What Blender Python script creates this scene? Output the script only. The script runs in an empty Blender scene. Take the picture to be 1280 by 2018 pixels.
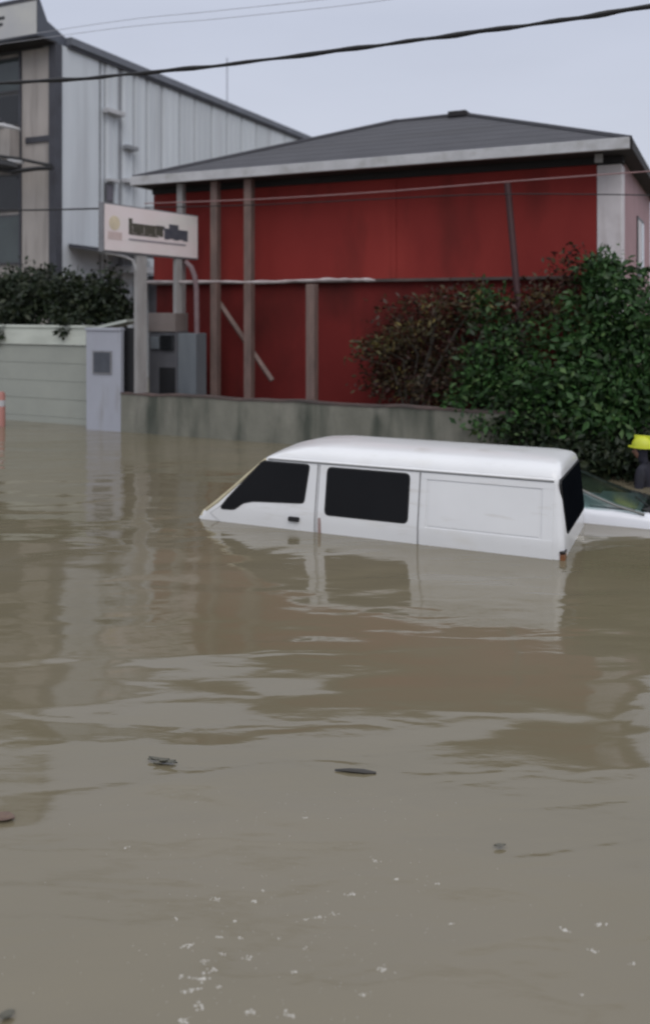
import bpy, bmesh, math, random
import numpy as np
from mathutils import Vector, Matrix
random.seed(7); rng = np.random.default_rng(11)
R = math.radians
scene = bpy.context.scene
COL = scene.collection

# ------------------------------------------------------------------ camera
CAM_H, FPX = 2.26, 1700.0          # metres above the flood water, focal length in photo pixels
cam = bpy.data.cameras.new('camera'); camo = bpy.data.objects.new('camera', cam); COL.objects.link(camo)
camo.location = (0, 0, CAM_H); camo.rotation_euler = (R(90), 0, 0)
cam.sensor_fit = 'VERTICAL'; cam.sensor_height = 24.0
cam.lens = FPX / 2018.0 * 24.0
cam.shift_x = 0.0
cam.shift_y = -(1009.0 - 610.0) / 2018.0
cam.clip_start = 0.05; cam.clip_end = 3000
cam.dof.use_dof = True; cam.dof.focus_distance = 5.2
cam.dof.aperture_fstop = cam.lens / 1000.0 / 0.023
scene.camera = camo

# ------------------------------------------------------------------ world, sun, exposure
w = bpy.data.worlds.new('World'); scene.world = w; w.use_nodes = True
nt = w.node_tree; nt.nodes.clear()
SUN_EL, SUN_AZ = R(50), R(168)     # azimuth measured clockwise from +Y: behind the camera, a little right
out = nt.nodes.new('ShaderNodeOutputWorld')
bg_sky = nt.nodes.new('ShaderNodeBackground'); bg_cl = nt.nodes.new('ShaderNodeBackground')
mixs = nt.nodes.new('ShaderNodeMixShader')
sky = nt.nodes.new('ShaderNodeTexSky'); sky.sky_type = 'NISHITA'; sky.sun_disc = False
sky.sun_elevation = SUN_EL; sky.sun_rotation = SUN_AZ; sky.dust_density = 4.0; sky.air_density = 1.5
nt.links.new(sky.outputs[0], bg_sky.inputs[0]); bg_sky.inputs[1].default_value = 0.06
geo = nt.nodes.new('ShaderNodeTexCoord'); sep = nt.nodes.new('ShaderNodeSeparateXYZ')
nt.links.new(geo.outputs['Generated'], sep.inputs[0])
ramp = nt.nodes.new('ShaderNodeValToRGB')          # overcast cloud deck: a little brighter overhead
ramp.color_ramp.elements[0].position = 0.0; ramp.color_ramp.elements[0].color = (0.645, 0.675, 0.765, 1)
ramp.color_ramp.elements[1].position = 1.0; ramp.color_ramp.elements[1].color = (1.18, 1.2, 1.26, 1)
e = ramp.color_ramp.elements.new(0.32); e.color = (0.56, 0.60, 0.72, 1)
nt.links.new(sep.outputs['Z'], ramp.inputs[0])
cn = nt.nodes.new('ShaderNodeTexNoise'); cn.inputs['Scale'].default_value = 2.2; cn.inputs['Detail'].default_value = 5
cmap = nt.nodes.new('ShaderNodeMapping'); cmap.inputs['Scale'].default_value = (1, 1, 3.5)
nt.links.new(geo.outputs['Generated'], cmap.inputs[0]); nt.links.new(cmap.outputs[0], cn.inputs['Vector'])
cr = nt.nodes.new('ShaderNodeMapRange'); cr.inputs['From Min'].default_value = .25; cr.inputs['From Max'].default_value = .75
cr.inputs['To Min'].default_value = .99; cr.inputs['To Max'].default_value = 1.11
nt.links.new(cn.outputs['Fac'], cr.inputs['Value'])
nt.links.new(ramp.outputs[0], bg_cl.inputs[0]); nt.links.new(cr.outputs[0], bg_cl.inputs[1])
mixs.inputs[0].default_value = 0.9
nt.links.new(bg_sky.outputs[0], mixs.inputs[1]); nt.links.new(bg_cl.outputs[0], mixs.inputs[2]); nt.links.new(mixs.outputs[0], out.inputs[0])
sl = bpy.data.lights.new('sun', 'SUN'); sl.energy = 1.1; sl.angle = R(50); sl.color = (1.0, 0.97, 0.93)
so = bpy.data.objects.new('sun', sl); COL.objects.link(so)
sd = Vector((math.sin(SUN_AZ) * math.cos(SUN_EL), math.cos(SUN_AZ) * math.cos(SUN_EL), math.sin(SUN_EL)))
so.rotation_euler = sd.to_track_quat('Z', 'Y').to_euler(); so.location = (-6, -10, 20)
vs = scene.view_settings
vs.view_transform = 'Standard'; vs.look = 'None'; vs.exposure = 0.0; vs.gamma = 1.0; vs.use_curve_mapping = False
scene.render.engine = 'CYCLES'
scene.cycles.filter_width = 1.9

# ------------------------------------------------------------------ frames and helpers
class Frame:
    def __init__(s, ox, oy, dx, dy):
        l = math.hypot(dx, dy); s.ox, s.oy, s.dx, s.dy = ox, oy, dx / l, dy / l
        s.ang = math.atan2(dy, dx)
    def w(s, x, y, z=0.0):
        return Vector((s.ox + s.dx * x - s.dy * y, s.oy + s.dy * x + s.dx * y, z))
    def col(s, px, y):             # local x at which the line y = const is seen in photo column px
        k = (px - 640.0) / FPX
        return (k * (s.oy + s.dx * y) - (s.ox - s.dy * y)) / (s.dx - k * s.dy)
    def row(s, x, y, py):          # height seen at photo row py above the ground point (x, y)
        return CAM_H - (py - 610.0) * s.w(x, y).y / FPX
    def on(s, px, py, y):
        x = s.col(px, y); return (x, y, s.row(x, y, py))
WORLD = Frame(0, 0, 1, 0)
ROAD = Frame(-2.83, 15.5, .906, -.423)       # x along the road to the right, y away from the road
GREY = Frame(-7.79, 25.0, .906, -.423)
VAN = Frame(2.145, 7.76, -.914, .407)        # x forward, -y away from the camera
CAR = Frame(2.145 + .407 * 1.50, 7.76 + .914 * 1.50, .914, -.407)

def tag(o, label=None, cat=None, group=None, kind=None):
    if label: o['label'] = label
    if cat: o['category'] = cat
    if group: o['group'] = group
    if kind: o['kind'] = kind
    return o
def thing(name, label, cat, fr, base=(0, 0, 0), group=None):
    o = bpy.data.objects.new(name, None); COL.objects.link(o)
    o.empty_display_size = .2
    o.location = fr.w(*base); o.rotation_euler = (0, 0, fr.ang)
    o['base'] = list(base)
    return tag(o, label, cat, group)
BASE = {}
class MB:
    def __init__(s): s.bm = bmesh.new()
    def face(s, pts):
        return s.bm.faces.new([s.bm.verts.new(p) for p in pts])
    def box(s, x0, x1, y0, y1, z0, z1, bev=0.0):
        v = [s.bm.verts.new(p) for p in ((x0,y0,z0),(x1,y0,z0),(x1,y1,z0),(x0,y1,z0),(x0,y0,z1),(x1,y0,z1),(x1,y1,z1),(x0,y1,z1))]
        fs = [s.bm.faces.new([v[i] for i in q]) for q in ((3,2,1,0),(4,5,6,7),(0,1,5,4),(1,2,6,5),(2,3,7,6),(3,0,4,7))]
        if bev:
            es = list({e for f in fs for e in f.edges})
            bmesh.ops.bevel(s.bm, geom=es, offset=bev, segments=2, affect='EDGES', profile=.6)
        return s
    def prism(s, poly, axis, a, b):
        # poly in the two other axes (cyclic order), extruded from a to b along axis
        def P(q, t):
            return {'x': (t, q[0], q[1]), 'y': (q[0], t, q[1]), 'z': (q[0], q[1], t)}[axis]
        A = [s.bm.verts.new(P(q, a)) for q in poly]; B = [s.bm.verts.new(P(q, b)) for q in poly]
        s.bm.faces.new(A); s.bm.faces.new(B[::-1]); n = len(poly)
        for i in range(n): s.bm.faces.new((A[i], B[i], B[(i+1) % n], A[(i+1) % n]))
        return s
    def hexa(s, a, b):             # two quads joined
        A = [s.bm.verts.new(p) for p in a]; B = [s.bm.verts.new(p) for p in b]
        s.bm.faces.new(A); s.bm.faces.new(B[::-1]); n = len(a)
        for i in range(n): s.bm.faces.new((A[i], B[i], B[(i+1) % n], A[(i+1) % n]))
        return s
    def tube(s, pts, r, seg=8, cap=True):
        pts = [Vector(p) for p in pts]; n = len(pts); rings = []
        rs = r if isinstance(r, (list, tuple)) else [r] * n
        for i, p in enumerate(pts):
            d = (pts[min(i+1, n-1)] - pts[max(i-1, 0)]).normalized()
            up = Vector((0, 0, 1)) if abs(d.z) < .9 else Vector((1, 0, 0))
            a = d.cross(up).normalized(); b = d.cross(a).normalized()
            rings.append([s.bm.verts.new(p + (a * math.cos(t) + b * math.sin(t)) * rs[i]) for t in [2 * math.pi * k / seg for k in range(seg)]])
        for i in range(n - 1):
            for k in range(seg):
                s.bm.faces.new((rings[i][k], rings[i][(k+1) % seg], rings[i+1][(k+1) % seg], rings[i+1][k]))
        if cap: s.bm.faces.new(rings[0][::-1]); s.bm.faces.new(rings[-1])
        return s
    def rings(s, rings, cap0=True, cap1=True):
        V = [[s.bm.verts.new(p) for p in r] for r in rings]; m = len(V[0])
        for i in range(len(V) - 1):
            for k in range(m): s.bm.faces.new((V[i][k], V[i][(k+1) % m], V[i+1][(k+1) % m], V[i+1][k]))
        if cap0: s.bm.faces.new(V[0][::-1])
        if cap1: s.bm.faces.new(V[-1])
        return s
    def ball(s, c, r, sub=2):
        m = Matrix.Translation(c) @ Matrix.Diagonal((r[0], r[1], r[2], 1))
        bmesh.ops.create_icosphere(s.bm, subdivisions=sub, radius=1, matrix=m); return s
    def build(s, name, mat, parent=None, fr=None, smooth=False, base=None, angle=35):
        bmesh.ops.recalc_face_normals(s.bm, faces=s.bm.faces[:])
        if parent is not None:
            root = parent
            while root.parent: root = root.parent
            b = root.get('base', [0, 0, 0])
        else: b = base or (0, 0, 0)
        bmesh.ops.translate(s.bm, verts=s.bm.verts[:], vec=-Vector(b))
        me = bpy.data.meshes.new(name); s.bm.to_mesh(me); s.bm.free()
        if smooth:
            me.polygons.foreach_set('use_smooth', [True] * len(me.polygons)); me.set_sharp_from_angle(angle=R(angle))
        o = bpy.data.objects.new(name, me); COL.objects.link(o)
        if mat: me.materials.append(mat)
        if parent is not None: o.parent = parent
        elif fr is not None:
            o.location = fr.w(*b); o.rotation_euler = (0, 0, fr.ang); o['base'] = list(b)
        return o
def bx(name, mat, parent, *a, bev=0.0, **k): return MB().box(*a, bev=bev).build(name, mat, parent, **k)

# ------------------------------------------------------------------ materials
def mat(name, c, rough=.7, c2=None, scale=3.0, stretch=(1, 1, 1), bump=0.0, bscale=40.0, spec=.5, lo=.35, hi=.65, detail=5, rand=0.0, coat=0.0, metal=0.0):
    m = bpy.data.materials.new(name); m.use_nodes = True; n = m.node_tree.nodes; l = m.node_tree.links
    b = n['Principled BSDF']; b.inputs['Roughness'].default_value = rough
    b.inputs['Specular IOR Level'].default_value = spec; b.inputs['Coat Weight'].default_value = coat; b.inputs['Metallic'].default_value = metal
    b.inputs['Coat Roughness'].default_value = .08
    tc = n.new('ShaderNodeTexCoord'); mp = n.new('ShaderNodeMapping'); mp.inputs['Scale'].default_value = stretch
    l.new(tc.outputs['Object'], mp.inputs[0])
    no = n.new('ShaderNodeTexNoise'); no.inputs['Scale'].default_value = scale; no.inputs['Detail'].default_value = detail; no.inputs['Roughness'].default_value = .62
    l.new(mp.outputs[0], no.inputs['Vector'])
    mr = n.new('ShaderNodeMapRange'); mr.inputs['From Min'].default_value = lo; mr.inputs['From Max'].default_value = hi
    l.new(no.outputs['Fac'], mr.inputs['Value'])
    mx = n.new('ShaderNodeMix'); mx.data_type = 'RGBA'
    c2 = c2 or tuple(v * .8 for v in c)
    mx.inputs['A'].default_value = (*c, 1); mx.inputs['B'].default_value = (*c2, 1)
    l.new(mr.outputs[0], mx.inputs['Factor'])
    src = mx.outputs['Result']
    if rand:
        oi = n.new('ShaderNodeObjectInfo'); hs = n.new('ShaderNodeHueSaturation')
        r2 = n.new('ShaderNodeMapRange'); r2.inputs['To Min'].default_value = 1 - rand; r2.inputs['To Max'].default_value = 1 + rand
        l.new(oi.outputs['Random'], r2.inputs['Value']); l.new(r2.outputs[0], hs.inputs['Value']); l.new(src, hs.inputs['Color']); src = hs.outputs[0]
    l.new(src, b.inputs['Base Color'])
    if bump:
        nb = n.new('ShaderNodeTexNoise'); nb.inputs['Scale'].default_value = bscale; nb.inputs['Detail'].default_value = 4
        l.new(mp.outputs[0], nb.inputs['Vector'])
        bp = n.new('ShaderNodeBump'); bp.inputs['Strength'].default_value = 1; bp.inputs['Distance'].default_value = bump
        l.new(nb.outputs['Fac'], bp.inputs['Height']); l.new(bp.outputs[0], b.inputs['Normal'])
    m['src'] = 0
    return m
def stain(m, c, scale, stretch, lo, hi, amount=1.0, seed=0.0):
    # a second layer of streaks / patches over the base colour
    n = m.node_tree.nodes; l = m.node_tree.links; b = n['Principled BSDF']
    src = b.inputs['Base Color'].links[0].from_socket
    tc = n.new('ShaderNodeTexCoord'); mp = n.new('ShaderNodeMapping'); mp.inputs['Scale'].default_value = stretch; mp.inputs['Location'].default_value = (seed, seed, seed)
    l.new(tc.outputs['Object'], mp.inputs[0])
    no = n.new('ShaderNodeTexNoise'); no.inputs['Scale'].default_value = scale; no.inputs['Detail'].default_value = 6; l.new(mp.outputs[0], no.inputs['Vector'])
    mr = n.new('ShaderNodeMapRange'); mr.inputs['From Min'].default_value = lo; mr.inputs['From Max'].default_value = hi; mr.inputs['To Max'].default_value = amount
    l.new(no.outputs['Fac'], mr.inputs['Value'])
    mx = n.new('ShaderNodeMix'); mx.data_type = 'RGBA'; mx.inputs['B'].default_value = (*c, 1)
    l.new(mr.outputs[0], mx.inputs['Factor']); l.new(src, mx.inputs['A']); l.new(mx.outputs['Result'], b.inputs['Base Color'])
    return m
def leafmat(name, cols, rough=.55):
    m = bpy.data.materials.new(name); m.use_nodes = True; n = m.node_tree.nodes; l = m.node_tree.links
    b = n['Principled BSDF']; b.inputs['Roughness'].default_value = rough; b.inputs['Specular IOR Level'].default_value = .35
    g = n.new('ShaderNodeNewGeometry'); r = n.new('ShaderNodeValToRGB')
    el = r.color_ramp.elements
    while len(el) < len(cols): el.new(.5)
    for i, c in enumerate(cols): el[i].position = i / (len(cols) - 1); el[i].color = (*c, 1)
    l.new(g.outputs['Random Per Island'], r.inputs[0]); l.new(r.outputs[0], b.inputs['Base Color'])
    return m
def tinted_glass(name, tint, rough=.02):
    m = bpy.data.materials.new(name); m.use_nodes = True; n = m.node_tree.nodes; l = m.node_tree.links
    n.remove(n['Principled BSDF']); o = n['Material Output']
    t = n.new('ShaderNodeBsdfTransparent'); t.inputs[0].default_value = (*tint, 1)
    g = n.new('ShaderNodeBsdfGlossy'); g.inputs['Roughness'].default_value = rough
    f = n.new('ShaderNodeFresnel'); f.inputs['IOR'].default_value = 1.5
    mx = n.new('ShaderNodeMixShader'); l.new(f.outputs[0], mx.inputs[0]); l.new(t.outputs[0], mx.inputs[1]); l.new(g.outputs[0], mx.inputs[2]); l.new(mx.outputs[0], o.inputs[0])
    return m

M = {}
M['red'] = stain(stain(mat('red_wall_paint', (.235, .030, .026), .7, (.205, .026, .023), .5, (1, 1, 1), .002, 25, spec=.15), (.29, .040, .033), .7, (1, 1, .3), .48, .7, .9, 3), (.11, .02, .017), 1.3, (1, 1, .35), .56, .8, .8, 9)
M['red_low'] = stain(stain(mat('red_wall_paint_shade_grime', (.165, .022, .020), .75, (.135, .018, .017), .6, (1, 1, 1), .002, 25, spec=.12), (.045, .012, .010), .55, (1, 1, .7), .44, .66, .85, 21), (.06, .016, .014), 1.6, (1.2, 1, .2), .52, .75, .7, 2)  # shrub shade and grime put into a darker copy of the wall red
M['soffit'] = mat('dark_soffit', (.02, .018, .02), .8)
M['fascia'] = stain(mat('pale_fascia', (.50, .50, .52), .5, (.40, .40, .41), 2.5), (.25, .24, .22), 3, (1, 1, 1), .55, .75, .6)
M['roof'] = stain(mat('grey_roof', (.058, .058, .068), .85, (.048, .048, .057), 1.2, (1, 1, 1), .004, 30), (.045, .044, .050), .8, (.25, 1.5, 1), .5, .7, .8)
M['white_col'] = stain(mat('white_column_paint', (.62, .58, .59), .6, (.54, .50, .51), 3), (.35, .3, .29), 2, (3, 3, .4), .55, .8, .6)
M['pink'] = stain(mat('pink_wall_paint', (.36, .215, .225), .7, (.31, .18, .19), 1.5), (.22, .14, .14), 2, (2, 2, .3), .5, .8, .6)
M['concrete'] = stain(stain(mat('weathered_concrete', (.20, .197, .164), .85, (.145, .145, .12), 1.8, (1, 1, .6), .006, 18), (.022, .032, .024), 1.4, (1.6, 1.6, .3), .47, .66, .75), (.27, .26, .225), 1.2, (1, 1, .4), .55, .70, .8, 5)
M['coping'] = mat('dark_coping', (.11, .075, .068), .8, (.05, .042, .040), 2.2)
M['post'] = mat('rusty_post_paint', (.19, .125, .108), .7, (.12, .085, .075), 2.5, (3, 3, .8))
M['greypost'] = stain(mat('grey_post_paint', (.33, .32, .315), .6, (.25, .24, .235), 2, (2, 2, .6)), (.10, .08, .07), 3, (4, 4, .5), .58, .75, .7)
M['clad'] = stain(mat('grey_cladding', (.54, .57, .60), .55, (.49, .52, .55), 1.2, (1, 1, .2), rand=.06), (.36, .37, .39), 1.0, (1, 1.3, .12), .52, .78, .6)
M['cladjoint'] = mat('cladding_joint', (.27, .28, .30), .7)
M['roofedge'] = mat('grey_roof_edge', (.14, .15, .18), .6, (.11, .12, .14), 2)
M['darktrim'] = mat('dark_trim', (.055, .058, .072), .6, (.04, .04, .05), 2)
M['beige'] = stain(mat('beige_render', (.40, .365, .345), .8, (.33, .305, .285), 1.2, (1, 1, .3)), (.12, .11, .105), 1.2, (2, 2, .25), .5, .75, .7)
M['panelwhite'] = mat('sign_panel_white', (.50, .50, .48), .5, (.42, .425, .44), .8)
M['black'] = mat('black_plastic', (.012, .012, .014), .5)
M['slate'] = mat('slate_side', (.085, .095, .12), .6)
M['winglass'] = mat('window_glass', (.05, .065, .065), .08, (.035, .045, .045), .7, spec=.6)
M['windark'] = mat('dark_window_glass', (.016, .017, .019), .1, spec=.5)
M['frame'] = mat('window_frame', (.06, .06, .065), .5)
M['whitewall'] = stain(stain(mat('pale_wall_paint', (.33, .345, .31), .7, (.295, .31, .28), 1.1, (1, 1, 1), .003, 12), (.33, .35, .31), 2.2, (.4, 1, 4), .55, .8, .6), (.19, .19, .165), 1.3, (.6, 1, 1.2), .55, .8, .55, 4)
M['whiteband'] = stain(mat('pale_wall_band', (.56, .59, .53), .6, (.48, .51, .46), 1.6), (.26, .28, .24), 1.5, (.6, 1, 3), .52, .75, .5)
M['pillar'] = stain(mat('pillar_paint', (.37, .385, .44), .6, (.33, .34, .39), 1.4, (1, 1, .4)), (.24, .235, .23), 2.2, (2, 2, .4), .55, .78, .6)
M['meter'] = mat('meter_window', (.07, .078, .095), .25, (.05, .056, .07), 4)
M['signface'] = stain(mat('sign_face', (.74, .66, .665), .45, (.69, .60, .59), 1.2), (.64, .66, .61), 1.6, (.5, 1, 2), .5, .7, .5)
M['signedge'] = mat('sign_edge', (.22, .22, .235), .5)
M['olive'] = mat('olive_lettering', (.060, .055, .040), .6, (.085, .078, .062), 6)
M['blueink'] = mat('blue_grey_lettering', (.052, .056, .075), .6, (.08, .082, .10), 6)
M['inkline'] = mat('grey_underline', (.32, .29, .31), .6)
M['logoyellow'] = mat('faded_yellow_print', (.64, .55, .40), .6)
M['logopink'] = mat('faded_pink_print', (.60, .48, .46), .6)
M['cabinet'] = stain(mat('cabinet_grey', (.10, .10, .11), .5, (.08, .08, .09), 2), (.05, .05, .055), 2.2, (2, 2, .5), .52, .75, .7)
M['cabinetlight'] = mat('cabinet_light_panel', (.145, .16, .175), .5, (.115, .13, .145), 2, (2, 2, .4))
M['beigebox'] = mat('beige_header', (.175, .145, .135), .7, (.15, .125, .115), 2)
M['cable'] = mat('black_cable', (.010, .010, .012), .6)
M['wirepale'] = mat('pale_wire', (.30, .17, .17), .6)
M['wiregrey'] = mat('grey_wire', (.30, .31, .36), .6)
M['whitecable'] = mat('white_cable', (.50, .45, .45), .5, (.3, .25, .25), 5)
M['orange'] = mat('faded_orange_plastic', (.40, .17, .14), .5, (.34, .16, .14), 3)
M['van'] = stain(mat('white_van_paint', (.71, .715, .725), .3, (.67, .675, .685), 1.2, spec=.5, coat=.4), (.58, .55, .48), 2.2, (.8, .8, 1.6), .6, .85, .45)
stain(M['van'], (.40, .36, .29), 3.5, (.7, .7, 4), .60, .80, .35, 31)
M['vanseam'] = mat('van_seam', (.26, .26, .27), .7)
M['rubber'] = mat('black_rubber', (.012, .012, .013), .6)
M['tint'] = mat('dark_tinted_glass', (.004, .004, .005), .06, (.006, .006, .007), 1, spec=.16)
M['seal'] = mat('yellowed_seal', (.52, .47, .32), .6, (.38, .33, .22), 6)
M['tint_rear'] = mat('dark_rear_glass', (.005, .006, .008), .2, spec=.0)
M['amber'] = mat('amber_lamp', (.22, .085, .03), .25, (.14, .06, .03), 12)
M['lampdark'] = mat('lamp_dark', (.02, .012, .01), .3)
M['rust'] = mat('rust_mark', (.26, .17, .15), .8, (.36, .28, .27), 14)
M['chrome'] = mat('worn_chrome', (.5, .5, .5), .25, metal=1.0)
M['carpaint'] = mat('white_car_paint', (.72, .73, .78), .25, (.68, .69, .73), 1.5, coat=.4)
M['carglass'] = tinted_glass('green_car_glass', (.42, .54, .52), .16)
M['dash'] = mat('lightened_dashboard', (.42, .44, .44), .8)  # pale tone stands in for the sky reflected in the windscreen
M['seat'] = mat('dark_car_seat', (.035, .045, .045), .85)
M['helmet'] = mat('yellow_helmet', (.54, .58, .03), .45, (.44, .48, .03), 5)
M['jacket'] = mat('dark_navy_jacket', (.014, .014, .026), .8, (.010, .010, .016), 6, bump=.004, bscale=14)
M['skin'] = mat('skin', (.25, .13, .09), .6)
M['hair'] = mat('dark_hair', (.01, .009, .008), .7)
M['bark'] = mat('bark', (.05, .04, .03), .9, (.03, .025, .02), 6, (1, 1, .3), .01, 20)
M['leaf_green'] = leafmat('green_leaves', [(.008, .026, .006), (.020, .060, .012), (.034, .090, .020), (.012, .036, .009), (.062, .115, .030)])
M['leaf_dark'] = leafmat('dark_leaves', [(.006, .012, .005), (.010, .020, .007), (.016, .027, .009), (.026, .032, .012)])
M['leaf_red'] = leafmat('dry_reddish_leaves', [(.030, .011, .009), (.045, .018, .012), (.024, .022, .009), (.07, .042, .016), (.036, .010, .010)])
M['leaf_yellow'] = leafmat('yellow_green_leaves', [(.03, .022, .010), (.065, .055, .015), (.028, .028, .010), (.04, .020, .011), (.13, .105, .025)])
M['bubble'] = mat('foam', (.50, .48, .44), .35, (.40, .38, .34), 30)
M['stick'] = mat('wet_dark_wood', (.04, .037, .032), .5)
M['wetleaf'] = mat('wet_leaf', (.085, .08, .06), .4, (.06, .06, .045), 20)
M['brownleaf'] = mat('wet_brown_leaf', (.14, .09, .06), .4, (.10, .06, .045), 20)

# water: turbid brown body under a clear rippled surface
def water_mat():
    m = bpy.data.materials.new('flood_water'); m.use_nodes = True; n = m.node_tree.nodes; l = m.node_tree.links
    b = n['Principled BSDF']; b.inputs['Roughness'].default_value = .07; b.inputs['IOR'].default_value = 1.45
    b.inputs['Specular IOR Level'].default_value = .75
    tc = n.new('ShaderNodeTexCoord')
    def noise(scale, sx, sy, detail=3, rough=.5, dist=0.0):
        mp = n.new('ShaderNodeMapping'); mp.inputs['Scale'].default_value = (sx, sy, 1); l.new(tc.outputs['Object'], mp.inputs[0])
        t = n.new('ShaderNodeTexNoise'); t.inputs['Scale'].default_value = scale; t.inputs['Detail'].default_value = detail
        t.inputs['Roughness'].default_value = rough; t.inputs['Distortion'].default_value = dist; l.new(mp.outputs[0], t.inputs['Vector']); return t.outputs['Fac']
    def mrange(s, a, b_, c=0.0, d=1.0):
        r = n.new('ShaderNodeMapRange'); r.inputs['From Min'].default_value = a; r.inputs['From Max'].default_value = b_
        r.inputs['To Min'].default_value = c; r.inputs['To Max'].default_value = d; l.new(s, r.inputs['Value']); return r.outputs[0]
    mx = n.new('ShaderNodeMix'); mx.data_type = 'RGBA'
    mx.inputs['A'].default_value = (.145, .125, .080, 1); mx.inputs['B'].default_value = (.164, .141, .097, 1)
    l.new(mrange(noise(.5, .6, 1, 4), .35, .65), mx.inputs['Factor']); l.new(mx.outputs['Result'], b.inputs['Base Color'])
    def mul(a, b_):
        t = n.new('ShaderNodeMath'); t.operation = 'MULTIPLY'; l.new(a, t.inputs[0]); l.new(b_, t.inputs[1]); return t.outputs[0]
    patch = mrange(noise(.35, .7, 1.2, 2), .36, .64, .22, 1.0)
    h1 = noise(1.1, .75, 1.5, 1, .4, .5); h2 = mul(noise(3.2, .6, 1.7, 1, .4, .8), patch); h3 = mul(noise(16, .6, 1.6, 2), patch)
    nrm = None
    for h, d in ((h1, .029), (h2, .0064), (h3, .0007)):
        bp = n.new('ShaderNodeBump'); bp.inputs['Strength'].default_value = 1; bp.inputs['Distance'].default_value = d
        l.new(h, bp.inputs['Height'])
        if nrm: l.new(nrm, bp.inputs['Normal'])
        nrm = bp.outputs[0]
    l.new(nrm, b.inputs['Normal'])
    return m
M['water'] = water_mat()
M['mud'] = mat('mud', (.10, .08, .06), .9)

# ------------------------------------------------------------------ ground and water
g = MB(); g.face([(-1500, -300, -.95), (1500, -300, -.95), (1500, 2500, -.95), (-1500, 2500, -.95)])
tag(g.build('ground', M['mud'], fr=WORLD), 'muddy road and yard lying under the flood water', None, None, 'structure')
g = MB(); g.face([(-1400, -200, 0), (1400, -200, 0), (1400, 2400, 0), (-1400, 2400, 0)])
tag(g.build('flood_water', M['water'], fr=WORLD), 'brown rippled flood water covering the street', None, None, 'structure')

# ------------------------------------------------------------------ red building
WALLY = 1.8; EAVEY = 1.2; BACK = 7.8
sL = ROAD.col(303, WALLY); sC = ROAD.col(1175, WALLY); sC2 = ROAD.col(1224, WALLY)
eL = ROAD.col(262, EAVEY); eR = ROAD.col(1240, EAVEY)
ZE, ZF = 4.90, 4.745
ZL = ROAD.on(600, 552, WALLY)[2]
rb = thing('red_building', 'red painted two storey building with grey hipped roof and white corner column', 'building', ROAD, (sL, WALLY, 0))
bx('upper_wall', M['red'], rb, sL, sC, WALLY, WALLY + .25, ZL + .002, ZF - .12)
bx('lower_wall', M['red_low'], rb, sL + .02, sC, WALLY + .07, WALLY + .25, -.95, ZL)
bx('eave_band', M['soffit'], rb, sL, sC2 + .02, WALLY - .05, WALLY + .25, ZF - .118, ZF - .004)  # near-black band along the top of the wall
bx('corner_column', M['white_col'], rb, sC + .003, sC2, WALLY - .012, WALLY + .43, -.95, ZF - .13, bev=.012)
bx('side_wall', M['pink'], rb, sC2 - .25, sC2 - .03, WALLY + .435, BACK, -.95, ZF - .004)
bx('side_wall', M['red'], rb, sL + .02, sL + .24, WALLY + .255, BACK, -.95, ZF - .004)
bx('rear_wall', M['pink'], rb, sL + .25, sC2 - .26, BACK - .22, BACK, -.95, ZF - .004)
sw0 = GREY  # (unused name kept local)
wn = MB().box(sC2 - .035, sC2 - .005, 4.6, 5.9, 2.9, 4.05).build('side_window', M['frame'], rb)
bx('pane', M['white_col'], wn, sC2 - .006, sC2 + .004, 4.68, 5.22, 2.97, 3.98)
bx('pane', M['winglass'], wn, sC2 - .006, sC2 + .004, 5.28, 5.82, 2.97, 3.98)
# roof: hipped, thick eave
bk = 2 * 4.8 - EAVEY
RN, RZ = 4.8, 6.34
r0 = ROAD.col(782, RN); r1 = ROAD.col(915, RN)
rf = MB()
A, B_, C_, D_ = (eL, EAVEY, ZE), (eR, EAVEY, ZE), (eR, bk, ZE), (eL, bk, ZE); P, Q = (r0, RN, RZ), (r1, RN, RZ)
vv = [rf.bm.verts.new(p) for p in (A, B_, C_, D_, P, Q)]
for q in ((0, 1, 5, 4), (1, 2, 5), (2, 3, 4, 5), (3, 0, 4), (3, 2, 1, 0)): rf.bm.faces.new([vv[i] for i in q])
roof = rf.build('roof', M['roof'], rb)
# roofing sheets laid in courses on the visible front slope: slightly proud laps
NC = 9
for i in range(1, NC):
    t = i / NC
    def lerp(a, b, t): return tuple(a[k] + (b[k] - a[k]) * t for k in range(3))
    a = lerp(A, P, t); b = lerp(B_, Q, t)
    mb = MB()
    wdt = .05
    a2 = lerp(A, P, t + .016); b2 = lerp(B_, Q, t + .016)
    nz = Vector((0, -(RZ - ZE), (RN - EAVEY))).normalized()
    up = nz * .003
    mb.hexa([Vector(a) + up, Vector(b) + up, Vector(b2) + nz * .003, Vector(a2) + nz * .003], [Vector(a) - nz * .01, Vector(b) - nz * .01, Vector(b2) - nz * .01, Vector(a2) - nz * .01])
    mb.build('roof_lap', M['roof'], roof)
for a, b in ((A, P), (B_, Q), (C_, Q), (D_, P), (P, Q)):
    MB().tube([Vector(a) + Vector((0, 0, .0)), Vector(b) + Vector((0, 0, .012))], .055, 6).build('ridge_cap', M['roof'], roof)
x, y, z = r1 - .28, RN, RZ
MB().box(x - .03, x + .36, y - .2, y + .2, z - .05, z + .07, bev=.012).build('roof_vent', M['soffit'], roof)
bx('front_fascia', M['fascia'], rb, eL, eR, EAVEY - .09, EAVEY - .002, ZF - .01, ZE + .012, bev=.01)
bx('side_fascia', M['soffit'], rb, eR + .001, eR + .04, EAVEY - .002, bk, ZF - .01, ZE)
bx('side_fascia', M['fascia'], rb, eL - .04, eL - .001, EAVEY - .002, bk, ZF - .01, ZE)
bx('soffit', M['soffit'], rb, eL + .002, eR - .002, EAVEY + .002, bk - .02, ZF, ZE - .012)
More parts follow.
